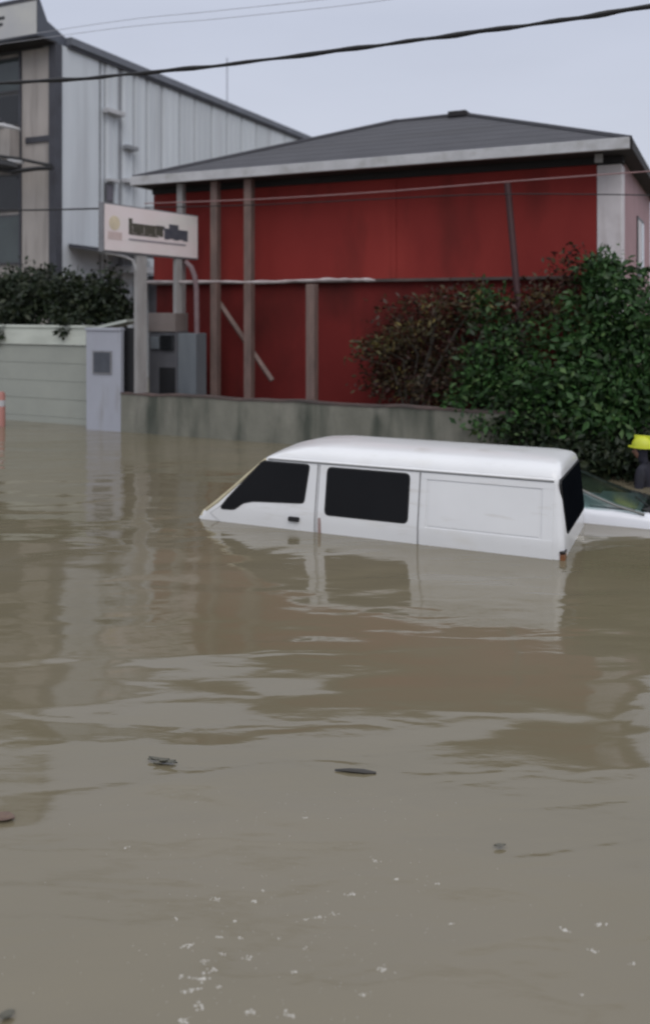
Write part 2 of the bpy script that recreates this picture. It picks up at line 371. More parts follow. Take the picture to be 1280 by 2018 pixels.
# small bracket clip near the right end of the eave
x = ROAD.col(1170, EAVEY); bx('eave_bracket', M['greypost'], rb, x - .03, x + .09, EAVEY + .25, EAVEY + .31, ZF - .14, ZF - .003)
# ledge between storeys
bx('ledge', M['coping'], rb, sL - .02, sC - .004, WALLY - .05, WALLY + .066, ZL - .05, ZL + .0015)
# thin posts carrying the eave, and a brace
for p0, p1 in ((348, 359), (414, 427), (480, 494)):
    a = ROAD.col(p0, EAVEY + .12); b = ROAD.col(p1, EAVEY + .12)
    bx('eave_post', M['greypost'] if p0 < 400 else M['post'], rb, a, b, EAVEY + .12, EAVEY + .12 + (b - a), -.95, ZF - .002, bev=.008)
p = ROAD.on(424, 585, EAVEY + .32); q = ROAD.on(536, 750, EAVEY + .32)
MB().tube([p, q], .055, 4).build('diagonal_brace', M['post'], rb)
x = ROAD.col(775, WALLY); bx('wall_batten', M['red'], rb, x - .05, x + .05, WALLY - .018, WALLY - .001, ZL + .01, ZF - .125)

# ------------------------------------------------------------------ low concrete wall
sP0, sP1 = ROAD.col(170, 0), ROAD.col(238, 0)
lw = thing('boundary_wall', 'low stained concrete wall in front of the red building, standing in water', 'wall', ROAD, (sP1, 0, 0))
xe = 12.0; ztop = .70
mb = MB(); nseg = 36; xs = [sP1 + .004 + (xe - sP1) * i / nseg for i in range(nseg + 1)]
rings = []
for x in xs:
    j = .012 * math.sin(x * 3.1) + .008 * math.sin(x * 7.3 + 1)
    rings.append([(x, 0.0 + j * .4, -.95), (x, .0 + j * .4, ztop + j), (x, .2, ztop + j), (x, .2, -.95)])
mb.rings(rings).build('wall_body', M['concrete'], lw)
mb = MB(); rings = []
for x in xs:
    j = .012 * math.sin(x * 3.1) + .008 * math.sin(x * 7.3 + 1)
    rings.append([(x, -.015, ztop + j + .002), (x, -.015, ztop + j + .03), (x, .215, ztop + j + .03), (x, .215, ztop + j + .002)])
mb.rings(rings).build('coping', M['coping'], lw)

# short post standing behind the wall, and the dark leaning pole
a, b = ROAD.col(602, .5), ROAD.col(619, .5)
tag(MB().box(a, b, .5, .5 + b - a, -.95, ROAD.on(610, 560, .5)[2], bev=.01).build('post', M['post'], fr=ROAD, base=(a, .5, 0)), 'short brownish post between the wall and the red facade, under the white cable', 'post')
p = ROAD.on(999, 362, 1.3); q = ROAD.on(1024, 640, .9)
d = Vector(q) - Vector(p)
q2 = Vector(p) + d * ((p[2] + .95) / (p[2] - q[2]))
tag(MB().tube([p, q, q2], .055, 8).build('leaning_pole', mat('dark_pole', (.045, .014, .016), .7), fr=ROAD, base=(q[0], .9, 0), smooth=True), 'dark slim leaning pole in front of the red wall rising out of the bushes', 'pole')

# ------------------------------------------------------------------ left: pale wall, pillar, gate
WN = .42
xr = ROAD.col(172, WN)
pw = thing('pale_wall', 'long pale white street wall with a brighter band on top, left of the pillar', 'wall', ROAD, (xr, WN, 0))
zb = ROAD.on(80, 680, WN)[2]; zt = ROAD.on(80, 641, WN)[2]
nb = 7; h = (zb + .95) / nb
for i in range(nb):
    bx('wall_panel', M['whitewall'], pw, xr - 9, xr, WN + .004 * (i % 2), WN + .2, -.95 + i * h + .003, -.95 + (i + 1) * h - .003, bev=.003)
bx('upper_band', M['whiteband'], pw, xr - 9, xr, WN - .035, WN + .2, zb + .012, zt - .05, bev=.006)
bx('coping', M['whiteband'], pw, xr - 9, xr, WN - .06, WN + .22, zt - .047, zt, bev=.008)
gp = thing('gate_pillar', 'bluish white square pillar with a small grey meter window', 'pillar', ROAD, (sP0, 0, 0))
zp = ROAD.on(205, 646, 0)[2]
bx('shaft', M['pillar'], gp, sP0, sP1, 0, .10, -.95, zp - .06, bev=.012)
bx('cap', M['pillar'], gp, sP0 - .02, sP1 + .004, -.02, .12, zp - .058, zp, bev=.012)
a, b = ROAD.col(184, 0), ROAD.col(221, 0); z0, z1 = ROAD.on(200, 737, 0)[2], ROAD.on(200, 691, 0)[2]
mbx = MB().box(a, b, -.02, -.001, z0, z1).build('meter_frame', M['signedge'], gp)
bx('meter_window', M['meter'], mbx, a + .03, b - .03, -.026, -.0205, z0 + .03, z1 - .03)
dg = thing('dark_gate', 'narrow black gate leaf under a thin sloping pale canopy edge beside the pillar', 'gate', ROAD, (ROAD.col(240, .45), .45, 0))
a, b = ROAD.col(238, .5), ROAD.col(270, .5)
bx('leaf', M['black'], dg, a - .15, b + .22, .16, .20, -.95, ROAD.on(255, 645, .5)[2])
p, q = ROAD.on(202, 645, .62), ROAD.on(272, 629, .62)
MB().hexa([(p[0], .27, p[2]), (q[0], .27, q[2]), (q[0], .27, q[2] - .05), (p[0], .27, p[2] - .05)], [(p[0], .8, p[2]), (q[0], .8, q[2]), (q[0], .8, q[2] - .05), (p[0], .8, p[2] - .05)]).build('canopy', M['whiteband'], dg)
c = ROAD.on(254, 745, .42)
bx('lock_box', M['signedge'], dg, c[0] - .08, c[0] + .08, .10, .158, c[2] - .08, c[2] + .1, bev=.01)
# orange marker at the frame's left edge
c = ROAD.col(3, -.35)
om = thing('marker_post', 'faded orange plastic marker post standing in the water by the pale wall', 'marker post', ROAD, (c, -.35, 0))
zt2 = ROAD.on(3, 772, -.35)[2]
MB().tube([(c, -.35, -.95), (c, -.35, zt2 - .05), (c, -.35, zt2)], [.075, .075, .05], 14).build('tube', M['orange'], om, smooth=True)
MB().tube([(c, -.35, zt2 - .28), (c, -.35, zt2 - .16)], .0775, 14).build('band', M['fascia'], om, smooth=True)

# ------------------------------------------------------------------ signboard on posts
k0, k1 = (203 - 640) / FPX, (388 - 640) / FPX
YL = 15.2; PL = Vector((k0 * YL, YL)); xr_ = ROAD.col(390, 1.42); PR = ROAD.w(xr_, 1.42); PR = Vector((PR.x, PR.y))
dv = PR - PL; SIGN = Frame(PL.x, PL.y, dv.x, dv.y); SW = dv.length
zt_l = CAM_H - (398 - 610) * YL / FPX; zb_l = CAM_H - (495 - 610) * YL / FPX
zt_r = CAM_H - (425 - 610) * PR.y / FPX; zb_r = CAM_H - (512 - 610) * PR.y / FPX
sg = thing('signboard', 'whitish rectangular company signboard with dark smeared lettering on two posts', 'sign', SIGN, (0, 0, 0))
def sz(x, f): # height at fraction f (0 bottom, 1 top)
    t = x / SW; a = zb_l + (zb_r - zb_l) * t; b = zt_l + (zt_r - zt_l) * t; return a + (b - a) * f
cab = MB().hexa([(0, 0, sz(0, 0)), (SW, 0, sz(SW, 0)), (SW, 0, sz(SW, 1)), (0, 0, sz(0, 1))], [(0, .13, sz(0, 0)), (SW, .13, sz(SW, 0)), (SW, .13, sz(SW, 1)), (0, .13, sz(0, 1))]).build('cabinet', M['signedge'], sg)
def sq(name, m, x0, x1, f0, f1, y, par, skew=0.0, th=.004):
    return MB().hexa([(x0, y, sz(x0, f0)), (x1, y, sz(x1, f0)), (x1 + skew, y, sz(x1, f1)), (x0 + skew, y, sz(x0, f1))],
              [(x0, y + th, sz(x0, f0)), (x1, y + th, sz(x1, f0)), (x1 + skew, y + th, sz(x1, f1)), (x0 + skew, y + th, sz(x0, f1))]).build(name, m, par)
face = sq('sign_face', M['signface'], .03, SW - .02, .03, .97, -.012, sg, th=.011)
def sx(px): return SIGN.col(px, -.015)
# lettering: the word is smeared past reading in the photograph; strokes of the same size and colour
mb = MB()
def stroke(mb, x0, x1, f0, f1, y=-.017, sk=0.0):
    mb.hexa([(x0, y, sz(x0, f0)), (x1, y, sz(x1, f0)), (x1 + sk, y, sz(x1, f1)), (x0 + sk, y, sz(x0, f1))], [(x0, y + .004, sz(x0, f0)), (x1, y + .004, sz(x1, f0)), (x1 + sk, y + .004, sz(x1, f1)), (x0 + sk, y + .004, sz(x0, f1))])
x0, x1 = sx(254), sx(322); n_ = 9
for i in range(n_):
    xa = x0 + (x1 - x0) * i / n_; wd = (x1 - x0) / n_ * (.97 if i % 3 else .9)
    stroke(mb, xa, xa + wd, .42 + .02 * (i % 2), (.74 if i == 0 else .64 - .015 * (i % 3)))
stroke(mb, x0, x1, .60, .645, -.0185); stroke(mb, x0, x1 - .12, .40, .43, -.0185)
mb.build('lettering', M['olive'], face)
mb = MB(); x0, x1 = sx(324), sx(370); n_ = 5
stroke(mb, sx(308), x0, .58, .66)
for i in range(n_):
    xa = x0 + (x1 - x0) * i / n_; stroke(mb, xa, xa + (x1 - x0) / n_ * .97, .38 + .02 * (i % 2), .72 if i in (1, 2) else .62)
stroke(mb, x0, x1, .56, .60, -.0185)
mb.build('lettering', M['blueink'], face)
sq('underline', M['inkline'], sx(254), sx(366), .275, .32, -.017, face)
mb = MB(); cx, cz, rr = sx(226), .60, .13
mb.prism([(cx + rr * math.cos(t) * .9, sz(cx, cz) + rr * math.sin(t)) for t in [2 * math.pi * i / 20 for i in range(20)]], 'y', -.016, -.0125)
mb.build('logo', M['logoyellow'], face)
sq('logo', M['logopink'], cx - .14, cx + .16, .26, .42, -.016, face, th=.0035)
# posts (bottom hidden behind the low wall)
for pa, pb, yoff, m in ((270, 290, .02, M['greypost']), (347, 359, .02, M['greypost'])):
    a, b = SIGN.col(pa, yoff), SIGN.col(pb, yoff)
    bx('support_post', m, sg, a, b, yoff, yoff + .09, -.95, sz((a + b) / 2, 0) - .002, bev=.01)
p = SIGN.on(208, 497, .06); 
MB().tube([(p[0], .06, sz(p[0], 0) - .01), (SIGN.col(245, .06), .06, sz(0, 0) - .06), (SIGN.col(262, .06), .06, sz(0, 0) - .13), (SIGN.col(270, .06), .06, sz(0, 0) - .33)], .028, 8).build('bracket', M['fascia'], sg, smooth=True)
# bent conduit
pts = [ROAD.on(x, y, .95) for x, y in ((366, 516), (377, 527), (384, 545), (387, 570), (388, 640), (389, 790))]
pts = pts[:-1] + [(pts[-1][0], .95, -.95)]
tag(MB().tube(pts, .05, 8).build('bent_pipe', mat('mauve_pipe', (.19, .135, .14), .6, (.14, .09, .10), 3), fr=ROAD, base=(pts[-1][0], .95, 0), smooth=True), 'greyish pipe bending down from the signboard beside the meter cabinet', 'pipe')
# meter cabinet
CN = .8
a, b, c = ROAD.col(294, CN), ROAD.col(349, CN), ROAD.col(385, CN)
mc = thing('meter_cabinet', 'grey electric meter cabinet with beige header under the signboard', 'cabinet', ROAD, (a, CN, 0))
z_t, z_h, z_b = ROAD.on(320, 617, CN)[2], ROAD.on(320, 654, CN)[2], -.95
bx('header', M['beigebox'], mc, a, b - .02, CN - .03, CN + .4, z_h + .003, z_t, bev=.01)
bx('body', M['cabinet'], mc, a, b, CN, CN + .4, z_b, z_h, bev=.008)
bx('side_panel', M['cabinetlight'], mc, b + .004, c, CN + .02, CN + .38, z_b, ROAD.on(365, 657, CN)[2], bev=.01)
m1, m2 = ROAD.col(318, CN), ROAD.col(344, CN)
mm = MB().box(m1, m2, CN - .05, CN - .002, ROAD.on(330, 690, CN)[2], ROAD.on(330, 660, CN)[2], bev=.01).build('meter', M['windark'], mc)
bx('meter', M['cabinetlight'], mc, a + .06, m1 - .03, CN - .05, CN - .002, ROAD.on(330, 688, CN)[2], ROAD.on(330, 664, CN)[2], bev=.01)
bx('door', M['black'], mc, m1 - .03, m2 + .02, CN - .02, CN - .002, -.9, ROAD.on(330, 724, CN)[2], bev=.004)

# ------------------------------------------------------------------ grey building
gb = thing('grey_building', 'tall grey cladded industrial building with long roof edge receding behind the red one', 'building', GREY, (0, 0, 0))
HZ = 10.0; DEP = 19.0
bx('side_wall', M['cladjoint'], gb, -.5, 0, 0.02, DEP, -.95, HZ - .02)
edges = [.16, 1.93, 2.18, 2.86, 3.0, 3.62, 4.30, 5.16, 6.22, 7.16, 8.3, 9.4, 10.5, 11.7, 12.9, 14.2, 15.5, 17.0, 18.9]
for i, (e0, e1) in enumerate(zip(edges[:-1], edges[1:])):
    if i in (1, 3): continue
    mb = MB(); ns = max(2, int((e1 - e0) / .3)); e1_ = e1 - .05
    prof = [(0.004, e0)]
    for k in range(ns):
        u0 = e0 + (e1_ - e0) * (k + .15) / ns; u1 = e0 + (e1_ - e0) * (k + .85) / ns
        prof += [(.05, u0), (.05, u1)] if i == 0 else [(.045, u0), (.075, u0 + .03), (.075, u0 + .09), (.045, u0 + .12), (.045, u1)]
    prof += [(.004, e1_)]
    mb.prism(prof, 'z', -.95, HZ - .03).build('cladding_panel', M['clad'], gb)
bx('recess_strip', M['clad'], gb, .001, .02, 1.98, 2.1, -.95, HZ - .04)
def gs(px): return (lambda k: (k * 25 + 7.79) / (.423 - .906 * k))((px - 640) / FPX)
def gz(n, py): return CAM_H - (py - 610) * (25 + .906 * n) / FPX
for p0, p1, y0, y1, m in ((200, 233, 213, 222, 'fascia'), (238, 259, 286, 294, 'cladjoint'), (236, 258, 352, 360, 'fascia'), (204, 222, 352, 358, 'fascia')):
    a, b = gs(p0), gs(p1); bx('ledge', M[m], gb, .08, .30, a, b, gz(a, y1), gz(a, y0), bev=.01)
a, b = gs(204), gs(219)
wn = MB().box(.078, .10, a, b, gz(a, 398), gz(a, 360)).build('window', M['frame'], gb)
bx('pane', mat('purplish_pane', (.10, .085, .105), .2), wn, .101, .106, a + .04, b - .04, gz(a, 395), gz(a, 363))
bx('roof_fascia', M['roofedge'], gb, -.6, .20, .43, DEP, HZ + .03, HZ + .26, bev=.01)
bx('gutter', M['darktrim'], gb, -.4, .14, .43, DEP, HZ - .06, HZ + .028)
bx('corner_post', M['darktrim'], gb, -.16, .11, -.12, .15, -.95, HZ - .065, bev=.01)
bx('roof_slab', M['roofedge'], gb, -12, -.61, 0.2, DEP, HZ + .03, HZ + .2)
# front: beige pier, windows, balcony
bx('front_pier', M['beige'], gb, -1.28, -.17, -.02, .4, -.95, HZ - .1, bev=.01)
bx('front_wall', M['beige'], gb, -12, -1.285, .12, .4, -.95, HZ - .1)
bx('soffit', M['soffit'], gb, -12, .08, -.68, -.03, HZ - .06, HZ - .004)
def fs(px): k = (px - 640) / FPX; return (k * 25 + 7.79) / (.906 - k * -.423 * -1)
def win(s0, s1, z0, z1, m):
    f = MB().box(s0, s1, .07, .119, z0, z1).build('window', M['frame'], gb)
    bx('pane', m, f, s0 + .07, s1 - .07, .062, .069, z0 + .07, z1 - .07); return f
for s0, s1 in ((-2.6, -1.36), (-4.0, -2.75), (-5.4, -4.15)):
    win(s0, s1, 8.75, 9.8, M['winglass']); win(s0, s1, 7.75, 8.72, M['windark'])
    win(s0, s1, 5.2, 6.3, M['windark']); win(s0, s1, 3.6, 5.1, M['winglass'])
bal = MB().box(-6, -1.33, -.45, .10, 6.55, 7.6, bev=.01).build('balcony', M['beige'], gb)
bx('balcony_rail', M['fascia'], bal, -6, -1.5, -.5, -.40, 7.603, 7.72, bev=.01)
bx('balcony_rail', M['darktrim'], bal, -6, -1.6, -.48, -.42, 7.80, 7.86)
bx('lintel', M['darktrim'], gb, -1.1, -.19, -.07, -.022, 7.15, 7.32)
bx('downpipe', M['darktrim'], gb, -1.36, -1.29, -.06, -.001, 3, HZ - .1)
# parapet sign box
py_ = [(-.72, 10.0), (-.72, 11.12), (-.62, 11.02), (-.34, 10.52), (.42, 10.25), (.42, 9.99)]
par = MB().prism(py_, 'x', -6, .0).build('parapet', M['slate'], gb)
pp = MB().box(-6, -.03, -.745, -.722, 10.05, 11.0, bev=.004).build('parapet_panel', M['panelwhite'], par)
bx('parapet_trim', M['darktrim'], par, -6, .02, -.76, -.7215, 11.003, 11.12)
x = -1.27
mb = MB()
mb.box(x - .6, x + .05, -.752, -.7455, 10.62, 10.71); mb.box(x - .6, x - .02, -.752, -.7455, 10.44, 10.53); mb.box(x - .6, x - .5, -.753, -.7458, 10.35, 10.8)
mb.build('lettering', M['black'], pp)
# loading canopy on the side
cp = MB().hexa([(.08, .45, 4.2), (1.2, .45, 4.05), (1.2, 4.2, 3.95), (.08, 4.2, 4.1)], [(.08, .45, 4.1), (1.2, .45, 3.95), (1.2, 4.2, 3.82), (.08, 4.2, 4.0)]).build('canopy', M['darktrim'], gb)
bx('canopy_edge', M['fascia'], cp, 1.202, 1.24, .5, 4.2, 3.98, 4.06)
bx('canopy_beam', M['fascia'], gb, .09, 1.0, 2.4, 4.0, 3.42, 3.62)
bx('annex_wall', mat('annex_grey', (.12, .12, .135), .8), gb, .1, 3.2, 4.3, 4.6, -.95, 3.4)
# antenna mast on the roof
n0 = gs(489)
tag(MB().tube([(-1.0, n0, HZ + .2), (-1.0, n0, HZ + 2.6)], .022, 6).build('antenna_mast', M['wiregrey'], fr=GREY, base=(-1.0, n0, HZ + .2)), 'thin faint mast standing on the grey building roof', 'mast')

# ------------------------------------------------------------------ overhead wires
wire_faint = mat('faint_wire', (.42, .43, .48), .6)
def wire(name, pts, yl, r, m, label, cat='wire', group=None, ext=True, wob=0.0, fr=ROAD, seg=6):
    P_ = [Vector(fr.on(px, py, yl)) for px, py in pts]
    out_ = []
    for i in range(len(P_) - 1):
        p0 = P_[max(i-1, 0)]; p1 = P_[i]; p2 = P_[i+1]; p3 = P_[min(i+2, len(P_)-1)]
        for k in range(8):
            t = k / 8
            v = .5 * ((2*p1) + (p2-p0)*t + (2*p0-5*p1+4*p2-p3)*t*t + (-p0+3*p1-3*p2+p3)*t*t*t)
            out_.append(v)
    out_.append(P_[-1])
    rs = [r * (1 + wob * math.sin(i * 1.3) * .6 + wob * .5 * math.sin(i * .47)) for i in range(len(out_))]
    for i, v in enumerate(out_): v.z += wob * .012 * math.sin(i * .9)
    o = MB().tube(out_, rs, seg).build(name, m, fr=fr, base=tuple(out_[0]), smooth=True)
    return tag(o, label, cat, group)
wire('overhead_cable', [(-900, 215), (-500, 203), (-200, 183), (0, 164), (150, 156), (290, 143), (440, 128), (640, 103), (800, 82), (960, 60), (1120, 38), (1280, 12), (1500, -28), (1900, -110)], -3.2, .027, M['cable'], 'thick black overhead cable crossing the whole sky', 'cable', wob=.32, seg=8)
wire('wire', [(285, 401), (500, 393), (750, 378), (1000, 358), (1175, 345), (1330, 334)], 1.05, .011, M['wirepale'], 'thin pale pinkish wire running across the upper red wall')
wire('wire', [(285, 409), (500, 404), (750, 392), (960, 383), (1170, 383), (1330, 386)], 1.1, .010, M['cable'], 'thin dark strand for the shadow of the pale wire on the red wall, a wire at the far right')  # dark strand put in as the pale wire's shadow; right end a real wire
wire('wire', [(-300, 421), (-60, 414), (60, 414), (196, 411)], .1, .018, M['cable'], 'dark wire running from the left into the signboard', fr=ROAD)
wire('wire', [(-200, 110), (200, 46), (420, 22), (660, -4), (900, -40)], -1.5, .0045, wire_faint, 'upper of two faint thin grey wires high in the sky')
wire('wire', [(-200, 116), (210, 58), (440, 36), (700, 8), (960, -30)], -1.3, .0045, wire_faint, 'lower of two faint thin grey wires high in the sky')
wire('cable', [(288, 556), (420, 555), (520, 556), (590, 553), (660, 551), (700, 551), (738, 552)], 1.0, .028, M['whitecable'], 'white sagging cable strung across the red wall above the low posts', 'cable', wob=.35)
# cable bundle at the left

cb = thing('cable_bundle', 'black knot of cables with a splice closure in front of the beige pier', 'cable bundle', GREY, (-.1, -.9, 6))
def gon(px, py): 
    x_ = GREY.col(px, -.9); return (x_, -.9, GREY.row(x_, -.9, py))
MB().tube([gon(-60, 300), gon(0, 308), gon(40, 313), gon(70, 320), gon(102, 326)], .05, 6).build('upper_cable', M['cable'], cb, smooth=True)
MB().tube([gon(-60, 330), gon(0, 334), gon(25, 339), gon(50, 335), gon(75, 332), gon(104, 331)], .065, 6).build('lower_cable', M['cable'], cb, smooth=True)
MB().tube([gon(-30, 322), gon(-5, 322), gon(20, 326), gon(38, 330)], [.08, .15, .15, .06], 8).build('splice_closure', M['black'], cb, smooth=True)
MB().tube([gon(18, 316), gon(45, 320)], .05, 6).build('cable_tag', M['fascia'], cb)
MB().tube([gon(-20, 243), gon(20, 250), gon(40, 255)], [.05, .07, .03], 6).build('service_wire', M['fascia'], cb)

# ------------------------------------------------------------------ vegetation
def leaves(name, clumps, size, m, parent, up=.3, aspect=.5):
    b = parent['base']; V = []; T = []
    for (c, r, cnt) in clumps:
        d = rng.normal(size=(cnt, 3)); d /= np.linalg.norm(d, axis=1)[:, None]
        rad = rng.random(cnt) ** .45
        # lumpy surface so that the outline is uneven
        lump = 1 + .22 * np.sin(d[:, 0] * 5 + c[0] * 3) * np.cos(d[:, 2] * 6 + c[2]) + .12 * rng.normal(size=cnt)
        pos = np.array(c) + d * (rad * lump)[:, None] * np.array(r) - np.array(b)
        ax = rng.normal(size=(cnt, 3)) + d * .6; ax[:, 2] -= .25; ax /= np.linalg.norm(ax, axis=1)[:, None]
        nr = rng.normal(size=(cnt, 3)) + d * .7; nr[:, 2] += up
        sd_ = np.cross(ax, nr); sd_ /= np.linalg.norm(sd_, axis=1)[:, None]; nn = np.cross(sd_, ax)
        L = (size * (.4 + 1.15 * rng.random(cnt) ** 1.4))[:, None]
        p0 = pos; p1 = pos + ax * L * .45 + sd_ * L * aspect * .5 + nn * L * .08; p2 = pos + ax * L; p3 = pos + ax * L * .45 - sd_ * L * aspect * .5 + nn * L * .08
        base_i = sum(len(v) for v in V)
        V.append(np.stack([p0, p1, p2, p3], 1).reshape(-1, 3))
        i0 = base_i + 4 * np.arange(cnt)
        T.append(np.stack([np.stack([i0, i0 + 1, i0 + 2], 1), np.stack([i0, i0 + 2, i0 + 3], 1)], 1).reshape(-1, 3))
    V = np.concatenate(V); T = np.concatenate(T)
    me = bpy.data.meshes.new(name); me.vertices.add(len(V)); me.vertices.foreach_set('co', V.ravel())
    me.loops.add(len(T) * 3); me.loops.foreach_set('vertex_index', T.ravel().astype(np.int32))
    me.polygons.add(len(T)); me.polygons.foreach_set('loop_start', np.arange(0, len(T) * 3, 3, dtype=np.int32))
    me.update(calc_edges=True); me.materials.append(m)
    o = bpy.data.objects.new(name, me); COL.objects.link(o); o.parent = parent
    return o
def shrub(name, label, cat, base, clumps, size, m, group=None, extra=None, fr=ROAD, aspect=.5, tr=.05):
    t = thing(name, label, cat, fr, base, group)
    bz = Vector(base); 
    top = Vector((np.mean([c[0][0] for c in clumps]), base[1], np.mean([c[0][2] for c in clumps]) * .7))
    MB().tube([(bz.x, bz.y, -.95), (bz.x + .04, bz.y, (top.z - .95) / 2), tuple(top)], [tr, tr * .8, tr * .5], 7).build('trunk', M['bark'], t, smooth=True)
    for c, r, cnt in clumps:
        mid = (top + Vector(c)) / 2 + Vector((0, 0, -.08))
        MB().tube([tuple(Vector((bz.x + .03, bz.y, max(-.3, top.z * .3)))), tuple(mid), tuple(c)], [tr * .5, tr * .35, .008], 5).build('branch', M['bark'], t, smooth=True)
    leaves('foliage', clumps, size, m, t, aspect=aspect)
    if extra: leaves('foliage', extra[0], size, extra[1], t, aspect=aspect)
    return t
def cl(px, py, y, rx, rz, cnt, ry=.45): 
    c = ROAD.on(px, py, y); k = ROAD.w(c[0], y).y / FPX
    return (c, (rx * k, ry, rz * k), cnt)
G = 'bushes behind the low wall'
shrub('bush', 'large bright green leafy bush at the right edge overhanging the wall', 'bush', (ROAD.col(1200, .75), .75, 0),
      [cl(1210, 580, .9, 75, 75, 1200), cl(1165, 670, .6, 95, 95, 1800), cl(1275, 660, .5, 90, 115, 1900), cl(1110, 770, .2, 110, 75, 1500), cl(1220, 790, .1, 110, 90, 2200), cl(1180, 535, 1.0, 42, 42, 380), cl(1330, 760, .2, 120, 130, 1600), cl(1180, 850, -.15, 90, 60, 900), cl(1060, 830, .0, 60, 50, 500)], .125, M['leaf_green'], G, tr=.08,
      extra=([cl(1210, 810, .35, 140, 110, 2400), cl(1060, 800, .35, 110, 70, 1000), cl(1070, 850, .0, 120, 45, 1300), cl(1200, 880, -.1, 110, 50, 1100), cl(1215, 905, -.55, 95, 42, 1300), cl(1320, 890, -.5, 80, 55, 900), cl(1130, 890, -.35, 70, 40, 700), cl(1330, 800, .3, 100, 120, 900)], M['leaf_dark']))  # dark leaf colour low and deep in the bush stands for its shade
shrub('bush', 'mid green bush in the middle with leaves reaching over the wall top', 'bush', (ROAD.col(985, .7), .7, 0),
      [cl(960, 610, .9, 48, 55, 420), cl(1010, 690, .7, 75, 75, 900), cl(945, 740, .5, 55, 65, 620), cl(1020, 770, .4, 85, 60, 900), cl(905, 790, .3, 35, 35, 160), cl(985, 835, .02, 75, 38, 420)], .105, M['leaf_green'], G,
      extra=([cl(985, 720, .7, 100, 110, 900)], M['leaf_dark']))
shrub('bush', 'dry reddish brown shrub between the two green bushes', 'bush', (ROAD.col(1060, 1.1), 1.1, 0),
      [cl(1060, 600, 1.2, 85, 55, 800), cl(960, 630, 1.2, 100, 65, 900), cl(870, 660, 1.25, 120, 70, 1000), cl(1130, 540, 1.2, 60, 60, 520), cl(830, 720, 1.2, 120, 75, 1400), cl(930, 740, 1.0, 100, 60, 1000), cl(770, 690, 1.2, 70, 45, 500), cl(800, 620, 1.3, 75, 40, 350), cl(760, 750, 1.1, 60, 40, 600), cl(870, 770, .9, 90, 45, 800), cl(900, 600, 1.3, 110, 45, 700)], .09, M['leaf_red'], G)
shrub('bush', 'sparse yellowish green shrub at the left end of the bushes before the red wall', 'bush', (ROAD.col(800, .9), .9, 0),
      [cl(745, 682, .9, 58, 20, 380), cl(800, 660, .9, 65, 22, 280), cl(850, 630, .9, 50, 24, 130), cl(700, 705, .8, 18, 8, 30), cl(800, 745, .8, 55, 45, 150), cl(940, 590, .8, 28, 45, 150), cl(1080, 590, .8, 45, 24, 130), cl(860, 600, .9, 60, 20, 90)], .10, M['leaf_yellow'], G, aspect=.38)
# dark trees behind the pale wall
G2 = 'dark trees behind the pale wall'
shrub('tree', 'dark green tree behind the pale wall drooping over its top near the pillar', 'tree', (ROAD.col(150, 2.2), 2.2, 0),
      [cl(150, 590, 2.0, 70, 55, 2300, .7), cl(95, 575, 2.2, 60, 50, 1900, .7), cl(200, 600, 1.9, 45, 45, 1400, .6), cl(135, 632, 1.0, 45, 22, 420, .5), cl(131, 646, .42, 15, 16, 130, .12), cl(215, 560, 1.6, 30, 40, 300)], .13, M['leaf_dark'], G2)
shrub('tree', 'dark shadowy tree behind the pale wall at the left edge of the picture', 'tree', (ROAD.col(20, 2.6), 2.6, 0),
      [cl(20, 590, 2.6, 75, 55, 2600, .8), cl(-70, 580, 2.6, 80, 70, 1400, .8), cl(40, 615, 1.8, 60, 28, 1000, .5), cl(2, 656, .40, 16, 16, 120, .12), cl(60, 560, 3.2, 70, 40, 600, .6)], .14, M['leaf_dark'], G2)
shrub('bush', 'olive bush in the gap between the pillar and the sign post', 'bush', (ROAD.col(235, 1.6), 1.6, 0),
      [cl(235, 615, 1.6, 32, 30, 420, .4), cl(225, 575, 1.8, 22, 30, 220, .4), cl(262, 605, 1.7, 16, 22, 120, .3)], .12, M['leaf_dark'])

# ------------------------------------------------------------------ white van
W = 1.42
def lin(tab, z):
    if z <= tab[0][0]: return tab[0][1]
    for (a, b), (c, d) in zip(tab[:-1], tab[1:]):
        if z <= c: return b + (d - b) * (z - a) / (c - a)
    return tab[-1][1]
T_in = [(-.95, .06), (-.55, .01), (-.1, 0), (.14, .004), (.20, .012), (.70, .10), (.735, .115), (.775, .15), (.81, .22), (.838, .34), (.855, .5)]
T_uf = [(-.95, 3.86), (-.6, 3.98), (-.2, 3.95), (-.02, 3.90), (.05, 3.865), (.10, 3.78), (.16, 3.69), (.70, 3.085), (.735, 3.02), (.775, 2.93), (.81, 2.80), (.838, 2.62), (.855, 2.38)]
T_ur = [(-.95, .03), (-.6, 0), (.15, 0), (.70, .045), (.735, .05), (.775, .058), (.81, .075), (.838, .12), (.855, .24)]
T_rf = [(-.95, .2), (-.05, .14), (.1, .07), (.70, .09), (.775, .22), (.855, .2)]
T_rr = [(-.95, .06), (.7, .065), (.775, .09), (.855, .16)]
